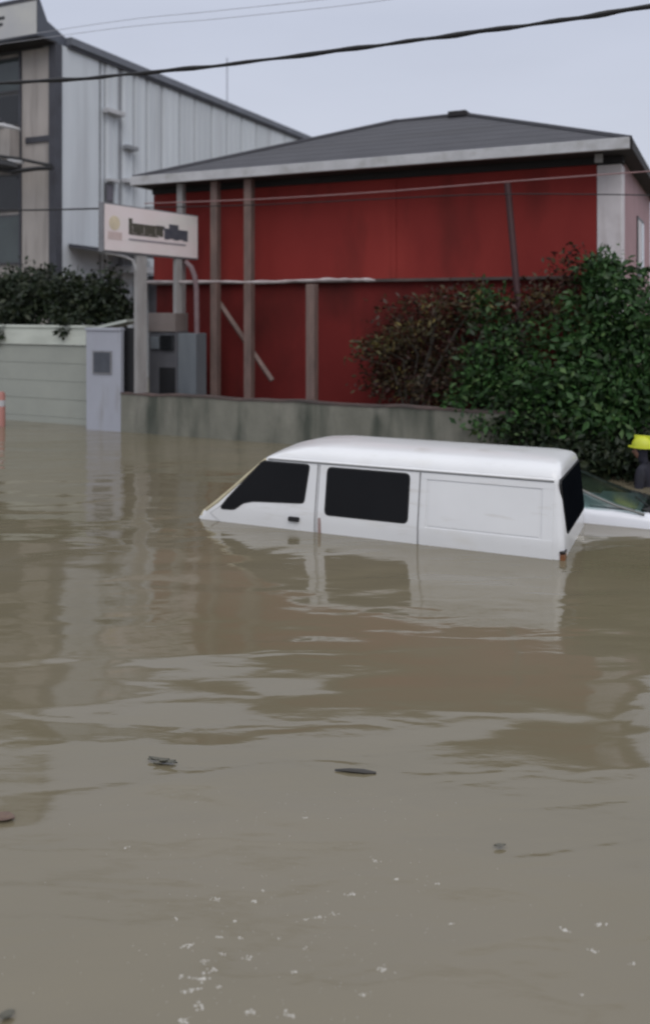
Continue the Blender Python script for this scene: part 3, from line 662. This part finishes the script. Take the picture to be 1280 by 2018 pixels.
def ring(z):
    i, uf, ur, a, b = lin(T_in, z), lin(T_uf, z), lin(T_ur, z), lin(T_rf, z), lin(T_rr, z)
    y0, y1 = -i, -(W - i); P_ = []
    for k in range(13): P_.append((ur + b + (uf - a - ur - b) * k / 12, y0))
    for k in range(1, 6): t = math.pi / 2 * k / 6; P_.append((uf - a + a * math.sin(t), y0 - a + a * math.cos(t)))
    for k in range(9): P_.append((uf + .05 * (1 - (2 * k / 8 - 1) ** 2), y0 - a + (y1 - y0 + 2 * a) * k / 8))
    for k in range(1, 6): t = math.pi / 2 * k / 6; P_.append((uf - a + a * math.cos(t), y1 + a - a * math.sin(t)))
    for k in range(13): P_.append((uf - a - (uf - a - ur - b) * k / 12, y1))
    for k in range(1, 6): t = math.pi / 2 * k / 6; P_.append((ur + b - b * math.sin(t), y1 + b - b * math.cos(t)))
    for k in range(5): P_.append((ur, y1 + b + (y0 - y1 - 2 * b) * k / 4))
    for k in range(1, 6): t = math.pi / 2 * k / 6; P_.append((ur + b - b * math.cos(t), y0 - b + b * math.sin(t)))
    return [(x, y, z) for x, y in P_]
van = thing('van', 'white panel van sunk to its window sills in the brown flood water', 'van', VAN, (0, 0, 0))
zs = [-.95, -.8, -.6, -.4, -.2, -.1, 0, .08, .14, .20, .30, .42, .55, .66, .70, .735, .755, .775, .793, .81, .825, .838, .848, .855]
RG = [ring(z) for z in zs]
c0 = np.mean(np.array(RG[-1]), axis=0)
RG.append([tuple(c0 + (np.array(p) - c0) * .55 + np.array((0, 0, .006))) for p in RG[-1]])
body = MB().rings(RG).build('body', M['van'], van, smooth=True, angle=50)
def vside(u, z, off): return (u, -lin(T_in, z) + off, z)
def vpatch(name, m, poly, o0, o1, par, bev=0.0):
    mb = MB(); mb.hexa([vside(u, z, o1) for u, z in poly], [vside(u, z, o0) for u, z in poly])
    if bev: 
        mb.bm.faces.ensure_lookup_table(); bmesh.ops.bevel(mb.bm, geom=list(mb.bm.faces[0].edges), offset=bev, segments=2, affect='EDGES')
    return mb.build(name, m, par)
def vrows(name, m, rows, o0, o1, par):      # rows of (z, u0, u1)
    mb = MB(); n_ = 6
    out_, in_ = [], []
    for z, u0, u1 in rows:
        out_.append([mb.bm.verts.new(vside(u0 + (u1 - u0) * k / n_, z, o1)) for k in range(n_ + 1)])
        in_.append([mb.bm.verts.new(vside(u0 - .004 * 0 + (u1 - u0) * k / n_, z, o0)) for k in range(n_ + 1)])
    for S_ in (out_, in_):
        for i in range(len(rows) - 1):
            for k in range(n_): mb.bm.faces.new((S_[i][k], S_[i][k+1], S_[i+1][k+1], S_[i+1][k]))
    per = lambda S_: S_[0] + [r[-1] for r in S_[1:]] + S_[-1][-2::-1] + [r[0] for r in S_[-2:0:-1]]
    a, b = per(out_), per(in_)
    for i in range(len(a)): mb.bm.faces.new((a[i], a[(i+1) % len(a)], b[(i+1) % len(a)], b[i]))
    return mb.build(name, m, par, smooth=True, angle=40)
def rnd(poly, r=.03, seg=3):
    out_ = []; n_ = len(poly)
    for i in range(n_):
        p = Vector(poly[i]); a = (Vector(poly[i-1]) - p); b = (Vector(poly[(i+1) % n_]) - p)
        ra = min(r, a.length * .45); rb_ = min(r, b.length * .45)
        A_ = p + a.normalized() * ra; B2 = p + b.normalized() * rb_
        for k in range(seg + 1):
            t = k / seg; out_.append(tuple((A_ * (1-t) + p * t) * (1-t) + (p * (1-t) + B2 * t) * t))
    return out_
def grow(poly, d):
    c = sum((Vector(p) for p in poly), Vector((0, 0))) / len(poly)
    out_ = []
    for i in range(len(poly)):
        p = Vector(poly[i]); a = (p - Vector(poly[i-1])).normalized(); b = (Vector(poly[(i+1) % len(poly)]) - p).normalized()
        na = Vector((a.y, -a.x)); nb_ = Vector((b.y, -b.x)); v = na + nb_
        v = v / max(.3, v.length_squared) * 2 * .5 * d * 2 / 1.0 if v.length > 1e-6 else Vector((0, 0))
        if v.dot(p - c) < 0 and len(poly) < 6: v = -v
        out_.append(tuple(p + v))
    return out_
DZ = [-.6, -.4, -.2, 0, .08, .14, .20, .30, .42, .55, .672]
def ufront(z): return min(3.62 if z < .05 else 9, lin(T_uf, z) - .075)
dark_in = lambda nm, rows, par: vrows(nm, M['vanseam'], rows, -.004, .0015, par)
# front door
rows = [(z, 2.47, ufront(z) - .05) for z in DZ]
seam = dark_in('door_seam', [(z, a - .012, b + .012) for z, a, b in rows] , van)
fd = vrows('front_door', M['van'], rows, -.002, .009, van)
fw = rnd([(2.60, .285), (3.18, .255), (3.30, .225), (3.40, .15), (3.56, .145), (3.475, .255), (3.10, .655), (2.565, .655)], .03)
vpatch('window_seal', M['rubber'], grow(fw, .014), .0, .0125, fd); vpatch('door_window', M['tint'], fw, .0, .0165, fd)
hd = vpatch('door_handle', M['black'], rnd([(2.63, .09), (2.75, .09), (2.75, .135), (2.63, .135)], .012), .005, .035, fd)
# sliding door with window
rows = [(z, 1.38, 2.435) for z in DZ]
dark_in('door_seam', [(z, a - .012, b + .012) for z, a, b in rows], van)
sdr = vrows('sliding_door', M['van'], rows, -.002, .009, van)
swp = rnd([(1.485, .195), (2.345, .195), (2.345, .645), (1.485, .645)], .04)
vpatch('window_seal', M['rubber'], grow(swp, .014), .0, .0125, sdr); vpatch('door_window', M['tint'], swp, .0, .0165, sdr)
vpatch('rust_mark', M['rust'], rnd([(2.385, -.05), (2.425, -.05), (2.425, .15), (2.395, .15)], .01), .0, .011, sdr)
# rear quarter: raised surround round a sunken blank panel
fr_rows = lambda z0, z1, u0, u1: [(z, u0, u1) for z in [z0] + [q for q in (-.4, -.2, 0, .08, .14, .20, .30, .42, .55) if z0 + .01 < q < z1 - .01] + [z1]]
vrows('quarter_frame', M['van'], fr_rows(-.6, .165, .10, 1.355), -.002, .011, van)
vrows('quarter_frame', M['van'], fr_rows(.165, .64, 1.30, 1.355), -.002, .0085, van)
vrows('quarter_frame', M['van'], fr_rows(.165, .64, .10, .20), -.002, .0085, van)
vrows('quarter_frame', M['van'], fr_rows(.618, .672, .10, 1.355), -.002, .0105, van)
vrows('blank_panel', M['van'], fr_rows(.185, .60, .225, 1.275), -.002, .005, van)
mb = MB(); mb.prism([(-.10 + .0, .688), (-.10 + .022, .690), (-.10 + .026, .703), (-.115, .712)], 'x', .10, 3.03); mb.build('rain_gutter', M['van'], van)
vrows('gutter_seam', M['vanseam'], [(.6785, .10, 3.05), (.6865, .10, 3.05)], -.004, .003, van)
# windscreen
ff = lambda w_, z: (lin(T_uf, z) + .05 * (1 - (2 * w_ - 1) ** 2), -lin(T_in, z) - .1 - (W - 2 * lin(T_in, z) - .2) * w_, z)
mb = MB(); rr0 = []
for z in (.09, .2, .35, .5, .66): rr0.append([mb.bm.verts.new(Vector(ff(k / 8, z)) + Vector((.008, 0, .008))) for k in range(9)])
for i in range(4):
    for k in range(8): mb.bm.faces.new((rr0[i][k], rr0[i][k+1], rr0[i+1][k+1], rr0[i+1][k]))
mb.build('windscreen', M['tint'], van, smooth=True)
pl = [Vector((lin(T_uf, z) - .028, -lin(T_in, z) + .0 - .018, z)) for z in (.10, .2, .3, .4, .5, .6, .68)]
MB().tube(pl, [.024, .028, .024, .022, .023, .02, .018], 6).build('pillar_seal', M['seal'], van, smooth=True)
MB().tube([(lin(T_uf, .03) - .06, -.03, .03), (lin(T_uf, .07) - .03, -.05, .075), (lin(T_uf, .1), -.3, .1), (lin(T_uf, .1) + .04, -.7, .1)], .02, 6).build('windscreen_seal', M['seal'], van, smooth=True)
# rear window, lamp
rw = rnd([(.10, .69), (W - .13, .69), (W - .06, .20), (.22, .20)], .06)
def rface(v, z, off): return (lin(T_ur, z) - off, -v, z)
for nm, m, pl, o in (('rear_window_seal', M['rubber'], grow(rw, -.02), .006), ('rear_window', M['tint_rear'], rw, .011)):
    MB().hexa([rface(v, z, o) for v, z in pl], [rface(v, z, -.01) for v, z in pl]).build(nm, m, van)
MB().hexa([(-.008, -.052, .30), (-.008, -.052, .69), (-.004, -.10, .69), (-.004, -.10, .30)], [(.03, -.052, .30), (.05, -.065, .69), (.05, -.10, .69), (.03, -.10, .30)])
tl = MB().box(-.012, .035, -.10, .006, -.22, .055, bev=.012).build('tail_lamp', M['amber'], van)
bx('lamp_rim', M['lampdark'], tl, -.014, .037, -.102, .009, .057, .08, bev=.006)
tl2 = MB().box(-.012, .035, -W - .006, -W + .10, -.32, -.04, bev=.012).build('tail_lamp', M['amber'], van)

# ------------------------------------------------------------------ white car behind the van
CW = 1.56
car = thing('car', 'white car with green tinted windscreen, sunk to its bonnet and half hidden behind the van', 'car', CAR, (0, 0, 0))
st = [(-3.0, -.25, .25), (-2.9, .0, .14), (-2.5, .12, .06), (-1.5, .14, .02), (-.5, .14, 0), (.30, .13, 0), (.62, .118, 0), (.78, .11, .01), (1.2, .07, .02), (1.55, .0, .06), (1.72, -.08, .16), (1.78, -.25, .24)]
rings = []
for x, zt_, ins in st:
    half = [(ins + .05, -.8), (ins, -.45), (ins - .005, -.05), (ins + .005, zt_ - .075), (ins + .03, zt_ - .02), (ins + .10, zt_), (ins + .42, zt_ + .018)]
    rings.append([(x, y, z) for y, z in half] + [(x, CW - y, z) for y, z in half[::-1]])
MB().rings(rings).build('body', M['carpaint'], car, smooth=True, angle=50)
def gp_(x, z, far=False): # inset grows with height
    i = .03 + (z - .12) / .40 * .15; return (x, (CW - i) if far else i, z)
zr = .49
roofp = [(-2.2, .38, .13), (-1.9, .45, .16), (-1.2, zr + .01, .18), (-.85, zr + .005, .18), (-.55, zr - .01, .17)]
rings = []
for x, z, i in roofp:
    rings.append([(x, i, z - .02), (x, i + .02, z + .01), (x, i + .2, z + .03), (x, CW / 2, z + .035), (x, CW - i - .2, z + .03), (x, CW - i - .02, z + .01), (x, CW - i, z - .02), (x, CW / 2, z + .005)])
MB().rings(rings).build('roof', M['carpaint'], car, smooth=True)
pillar_trim = mat('pillar_trim', (.20, .20, .19), .5)
PIL = [(.58, .115), (.30, .175), (.04, .265), (-.17, .355), (-.55, .475)]
for far in (False, True):
    f = lambda x, z: gp_(x, z, far)
    MB().tube([f(*p) for p in PIL], .013, 6).build('front_pillar', pillar_trim, car, smooth=True)
    MB().tube([f(-.95, .13), f(-.97, .48)], .035, 6).build('middle_pillar', M['black'], car, smooth=True)
    MB().tube([f(-2.45, .13), f(-2.15, .42)], .05, 6).build('rear_pillar', M['carpaint'], car, smooth=True)
    mb = MB(); mb.face([f(.25, .14), f(.02, .24), f(-.19, .33), f(-.55, .455), f(-.93, .475), f(-.92, .14)]); mb.build('side_window', M['carglass'], car)
    mb = MB(); mb.face([f(-.98, .14), f(-1.0, .475), f(-1.9, .44), f(-2.15, .38), f(-2.4, .14)]); mb.build('side_window', M['carglass'], car)
mb = MB(); V0 = [mb.bm.verts.new(gp_(x, z + .022)) for x, z in PIL]; V1 = [mb.bm.verts.new(gp_(x, z + .03, True)) for x, z in PIL]
Vm = [mb.bm.verts.new((x + .05, CW / 2, z + .055)) for x, z in PIL]
for i in range(len(PIL) - 1):
    mb.bm.faces.new((V0[i], V0[i+1], Vm[i+1], Vm[i])); mb.bm.faces.new((Vm[i], Vm[i+1], V1[i+1], V1[i]))
mb.build('windscreen', M['carglass'], car, smooth=True)
mb = MB(); mb.face([gp_(-2.5, .14), gp_(-2.5, .14, True), gp_(-2.17, .42, True), gp_(-2.17, .42)]); mb.build('rear_window', M['carglass'], car)
bx('dashboard', M['dash'], car, .02, .48, .12, CW - .12, .14, .165, bev=.01)
bx('seat', M['seat'], car, -1.0, -.8, .15, .65, .14, .40, bev=.05)
bx('seat', M['seat'], car, -1.0, -.8, .9, 1.4, .14, .40, bev=.05)
bx('cowl', M['rubber'], car, .54, .66, .16, CW - .12, .10, .152, bev=.012)
for y0 in (.35, .85):
    MB().tube([(.60, y0, .165), (.44, y0 + .42, .20)], .009, 5).build('wiper', M['rubber'], car)
car.rotation_euler = (-.085, 0, CAR.ang); car.location.z = .025

# ------------------------------------------------------------------ person behind the car
px_, pY = 1268, 11.1
X = (px_ - 640) / FPX * pY
hz = CAM_H - (872 - 610) * pY / FPX       # helmet middle height
pf = Frame(X, pY, -.80, .45)             # x = facing: to the left along the wall, slightly towards the wall
per = thing('person', 'person in a yellow helmet and dark clothes standing in deep water behind the white car', 'person', pf, (0, 0, 0))
zsh = hz - .30
me = bpy.data.meshes.new('body'); bm = bmesh.new()
J = {'pelvis': (0, 0, zsh - .52, .15, .12), 'waist': (0, 0, zsh - .32, .145, .115), 'chest': (.0, 0, zsh - .10, .17, .125), 'neck0': (0, 0, zsh + .03, .075, .07), 'neck': (.02, 0, zsh + .10, .06, .06), 'head': (.03, 0, zsh + .20, .088, .10), 'crown': (.025, 0, zsh + .28, .085, .095)}
for s_, sg_ in (('l', 1), ('r', -1)):
    J['sh' + s_] = (0, .19 * sg_, zsh - .03, .075, .07); J['el' + s_] = (.03, .25 * sg_, zsh - .30, .052, .05); J['wr' + s_] = (.20, .20 * sg_, zsh - .47, .036, .036)
    J['hip' + s_] = (0, .09 * sg_, zsh - .58, .095, .09); J['kn' + s_] = (.03, .11 * sg_, zsh - .98 + .10, .062, .062); J['an' + s_] = (0, .12 * sg_, -.88, .045, .045); J['toe' + s_] = (.16, .13 * sg_, -.91, .035, .03)
E = [('pelvis', 'waist'), ('waist', 'chest'), ('chest', 'neck0'), ('neck0', 'neck'), ('neck', 'head'), ('head', 'crown')]
for s_ in 'lr': E += [('chest', 'sh' + s_), ('sh' + s_, 'el' + s_), ('el' + s_, 'wr' + s_), ('pelvis', 'hip' + s_), ('hip' + s_, 'kn' + s_), ('kn' + s_, 'an' + s_), ('an' + s_, 'toe' + s_)]
keys = list(J); vs_ = {k: bm.verts.new(J[k][:3]) for k in keys}
for a, b in E: bm.edges.new((vs_[a], vs_[b]))
bm.to_mesh(me); bm.free()
bo = bpy.data.objects.new('body', me); COL.objects.link(bo); bo.parent = per; me.materials.append(M['jacket'])
sk = bo.modifiers.new('skin', 'SKIN'); sk.use_smooth_shade = True
for i, k in enumerate(keys):
    me.skin_vertices[0].data[i].radius = (J[k][3], J[k][4]); me.skin_vertices[0].data[i].use_root = (k == 'pelvis')
ss = bo.modifiers.new('subd', 'SUBSURF'); ss.levels = 2; ss.render_levels = 2
# face: skin mask with nose, eyes, mouth
mb = MB(); mb.ball((.055, 0, zsh + .19), (.078, .070, .105), 3)
mb.ball((.133, 0, zsh + .175), (.018, .014, .022), 2); fc = mb.build('face', M['skin'], per, smooth=True)
mb = MB()
for s_ in (1, -1): mb.ball((.122, .03 * s_, zsh + .205), (.009, .012, .007), 1)
mb.build('eyes', M['hair'], fc); bx('mouth', M['hair'], fc, .118, .128, -.024, .024, zsh + .128, zsh + .136)
mb = MB(); ctr = (.02, 0, zsh + .245); rings = []
for i in range(8):
    t = i / 7 * math.pi / 2 * .97; rings.append([(ctr[0] + .138 * math.cos(t) * math.cos(a), .118 * math.cos(t) * math.sin(a), ctr[2] + .135 * math.sin(t)) for a in [2 * math.pi * k / 24 for k in range(24)]])
brim = [(ctr[0] + (.145 + .035 * max(0, math.cos(a))) * math.cos(a), .13 * math.sin(a), ctr[2] - .012) for a in [2 * math.pi * k / 24 for k in range(24)]]
brim2 = [(p[0], p[1], p[2] + .012) for p in brim]
he = MB().rings([brim, brim2] + rings).build('helmet', M['helmet'], per, smooth=True, angle=40)
bx('helmet_ridge', M['helmet'], he, ctr[0] - .10, ctr[0] + .10, -.012, .012, ctr[2] + .09, ctr[2] + .146, bev=.008)
# hands under / at the water: palm with five fingers each
for sg_ in (1, -1):
    wx, wy, wz = .20, .20 * sg_, zsh - .47
    mb = MB(); mb.ball((wx + .05, wy - .01 * sg_, wz - .03), (.05, .038, .02), 2)
    for k, ln in enumerate((.062, .072, .068, .052)):
        yy = wy + (.027 - .018 * k) * sg_; mb.tube([(wx + .08, yy, wz - .035), (wx + .08 + ln * .55, yy, wz - .05), (wx + .08 + ln, yy, wz - .08)], [.009, .0085, .006], 6)
    mb.tube([(wx + .03, wy - .035 * sg_, wz - .03), (wx + .06, wy - .062 * sg_, wz - .045), (wx + .085, wy - .066 * sg_, wz - .06)], [.011, .010, .007], 6)
    mb.build('hand', M['skin'], per, smooth=True)

# ------------------------------------------------------------------ floating debris and foam
def wp(px, py): Y = FPX * CAM_H / (py - 610); return ((px - 640) / FPX * Y, Y)
x, y = wp(700, 1522)
tag(MB().tube([(x - .10, y + .012, .006), (x - .03, y, .010), (x + .04, y - .008, .008), (x + .10, y - .012, .004)], [.004, .010, .012, .005], 7).build('stick', M['stick'], fr=WORLD, base=(x, y, 0), smooth=True), 'dark wet stick floating alone in the middle of the water', 'stick')
def leaf(px, py, L, wd, ang, m, label, nm='leaf', cat='leaf', n_=1):
    x, y = wp(px, py); mb = MB()
    for j in range(n_):
        ox, oy = (random.uniform(-1, 1) * L * .6 * (n_ > 1), random.uniform(-1, 1) * L * .25 * (n_ > 1)); a0 = ang + random.uniform(-.5, .5) * (n_ > 1)
        ca, sa = math.cos(a0), math.sin(a0); T_, Bm = [], []
        for i in range(7):
            t = i / 6; hw = wd * math.sin(math.pi * min(.98, max(.03, t))) ** .8; u = (t - .5) * L; z = .007 + .012 * (t - .5) ** 2 + .002 * j
            T_.append([(x + ox + u * ca - v * sa, y + oy + u * sa + v * ca, z + (.006 if v else 0)) for v in (-hw, 0, hw)])
        V_ = [[mb.bm.verts.new(p) for p in r] for r in T_]
        for i in range(6):
            for k in range(2): mb.bm.faces.new((V_[i][k], V_[i][k+1], V_[i+1][k+1], V_[i+1][k]))
    tag(mb.build(nm, m, fr=WORLD, base=(x, y, 0), smooth=True), label, cat)
leaf(335, 1502, .11, .014, .1, M['wetleaf'], 'small raft of dark leaves drifting left of the floating stick', 'leaf_clump', 'leaves', 4)
leaf(8, 1614, .11, .035, -.3, M['brownleaf'], 'brown leaf floating at the left edge of the water')
leaf(14, 2006, .05, .018, .5, M['wetleaf'], 'greenish leaf in the bottom left corner of the water')
leaf(984, 1671, .05, .012, .1, M['wetleaf'], 'tiny dark leaf floating on the right side of the near water')
# foam bubbles: clusters of small domes
bmf = bmesh.new()
def dome(x, y, r, h):
    n_ = 7; t0 = random.random() * 6
    top = bmf.verts.new((x, y, h)); ra = [bmf.verts.new((x + r * .7 * math.cos(t0 + 6.2832 * k / n_), y + r * .7 * math.sin(t0 + 6.2832 * k / n_), h * .68)) for k in range(n_)]
    rb2 = [bmf.verts.new((x + r * math.cos(t0 + 6.2832 * k / n_), y + r * math.sin(t0 + 6.2832 * k / n_), -.001)) for k in range(n_)]
    for k in range(n_):
        k2 = (k + 1) % n_; bmf.faces.new((top, ra[k], ra[k2])); bmf.faces.new((ra[k], rb2[k], rb2[k2], ra[k2]))
spots = [(490, 1888, 1.0), (425, 1772, .9), (497, 1776, .9), (630, 1808, .9), (655, 1800, .7), (690, 1762, .9), (370, 1865, 1.1), (395, 1928, 1.5), (375, 1952, 1.2), (420, 1910, 1.0), (390, 1985, 1.3), (365, 2010, 1.2), (492, 1995, 1.1), (567, 2000, 1.2), (752, 1910, 1.4), (580, 1915, .6), (1182, 1822, 1.3), (1110, 1834, 1.1), (1168, 1875, 1.0), (740, 1697, .8), (465, 1815, .7), (345, 1810, .6), (550, 1850, .5), (432, 1848, .6), (780, 1733, .6), (520, 1755, .6), (600, 1870, .5), (1245, 1900, .6), (890, 1820, .5), (605, 1812, .5), (860, 1742, .5), (715, 1960, .6), (1145, 1960, .5), (250, 1670, .5), (600, 1612, .5), (440, 1880, .8), (405, 1895, .8), (355, 1925, .7), (430, 1945, .6), (475, 1848, .5)]
for px, py, s_ in spots:
    x, y = wp(px, py); ln = .011 * s_
    for j in range(int(7 * s_ + 3)):
        r = random.uniform(.0018, .0052) * (.6 + .4 * s_); dome(x + random.gauss(0, ln), y + random.gauss(0, ln * .55), r, r * .55)
for j in range(330):
    px = random.gauss(520, 240); py = random.uniform(1560, 2030); x, y = wp(px, py); r = random.uniform(.0008, .0022); dome(x, y, r, r * .5)
bmesh.ops.recalc_face_normals(bmf, faces=bmf.faces[:])
me = bpy.data.meshes.new('foam_bubbles'); bmf.to_mesh(me); bmf.free(); me.materials.append(M['bubble'])
o = bpy.data.objects.new('foam_bubbles', me); COL.objects.link(o)
tag(o, 'small whitish foam bubbles scattered over the near water', 'foam', None, 'stuff')

for o in bpy.data.objects:
    if 'base' in o: del o['base']
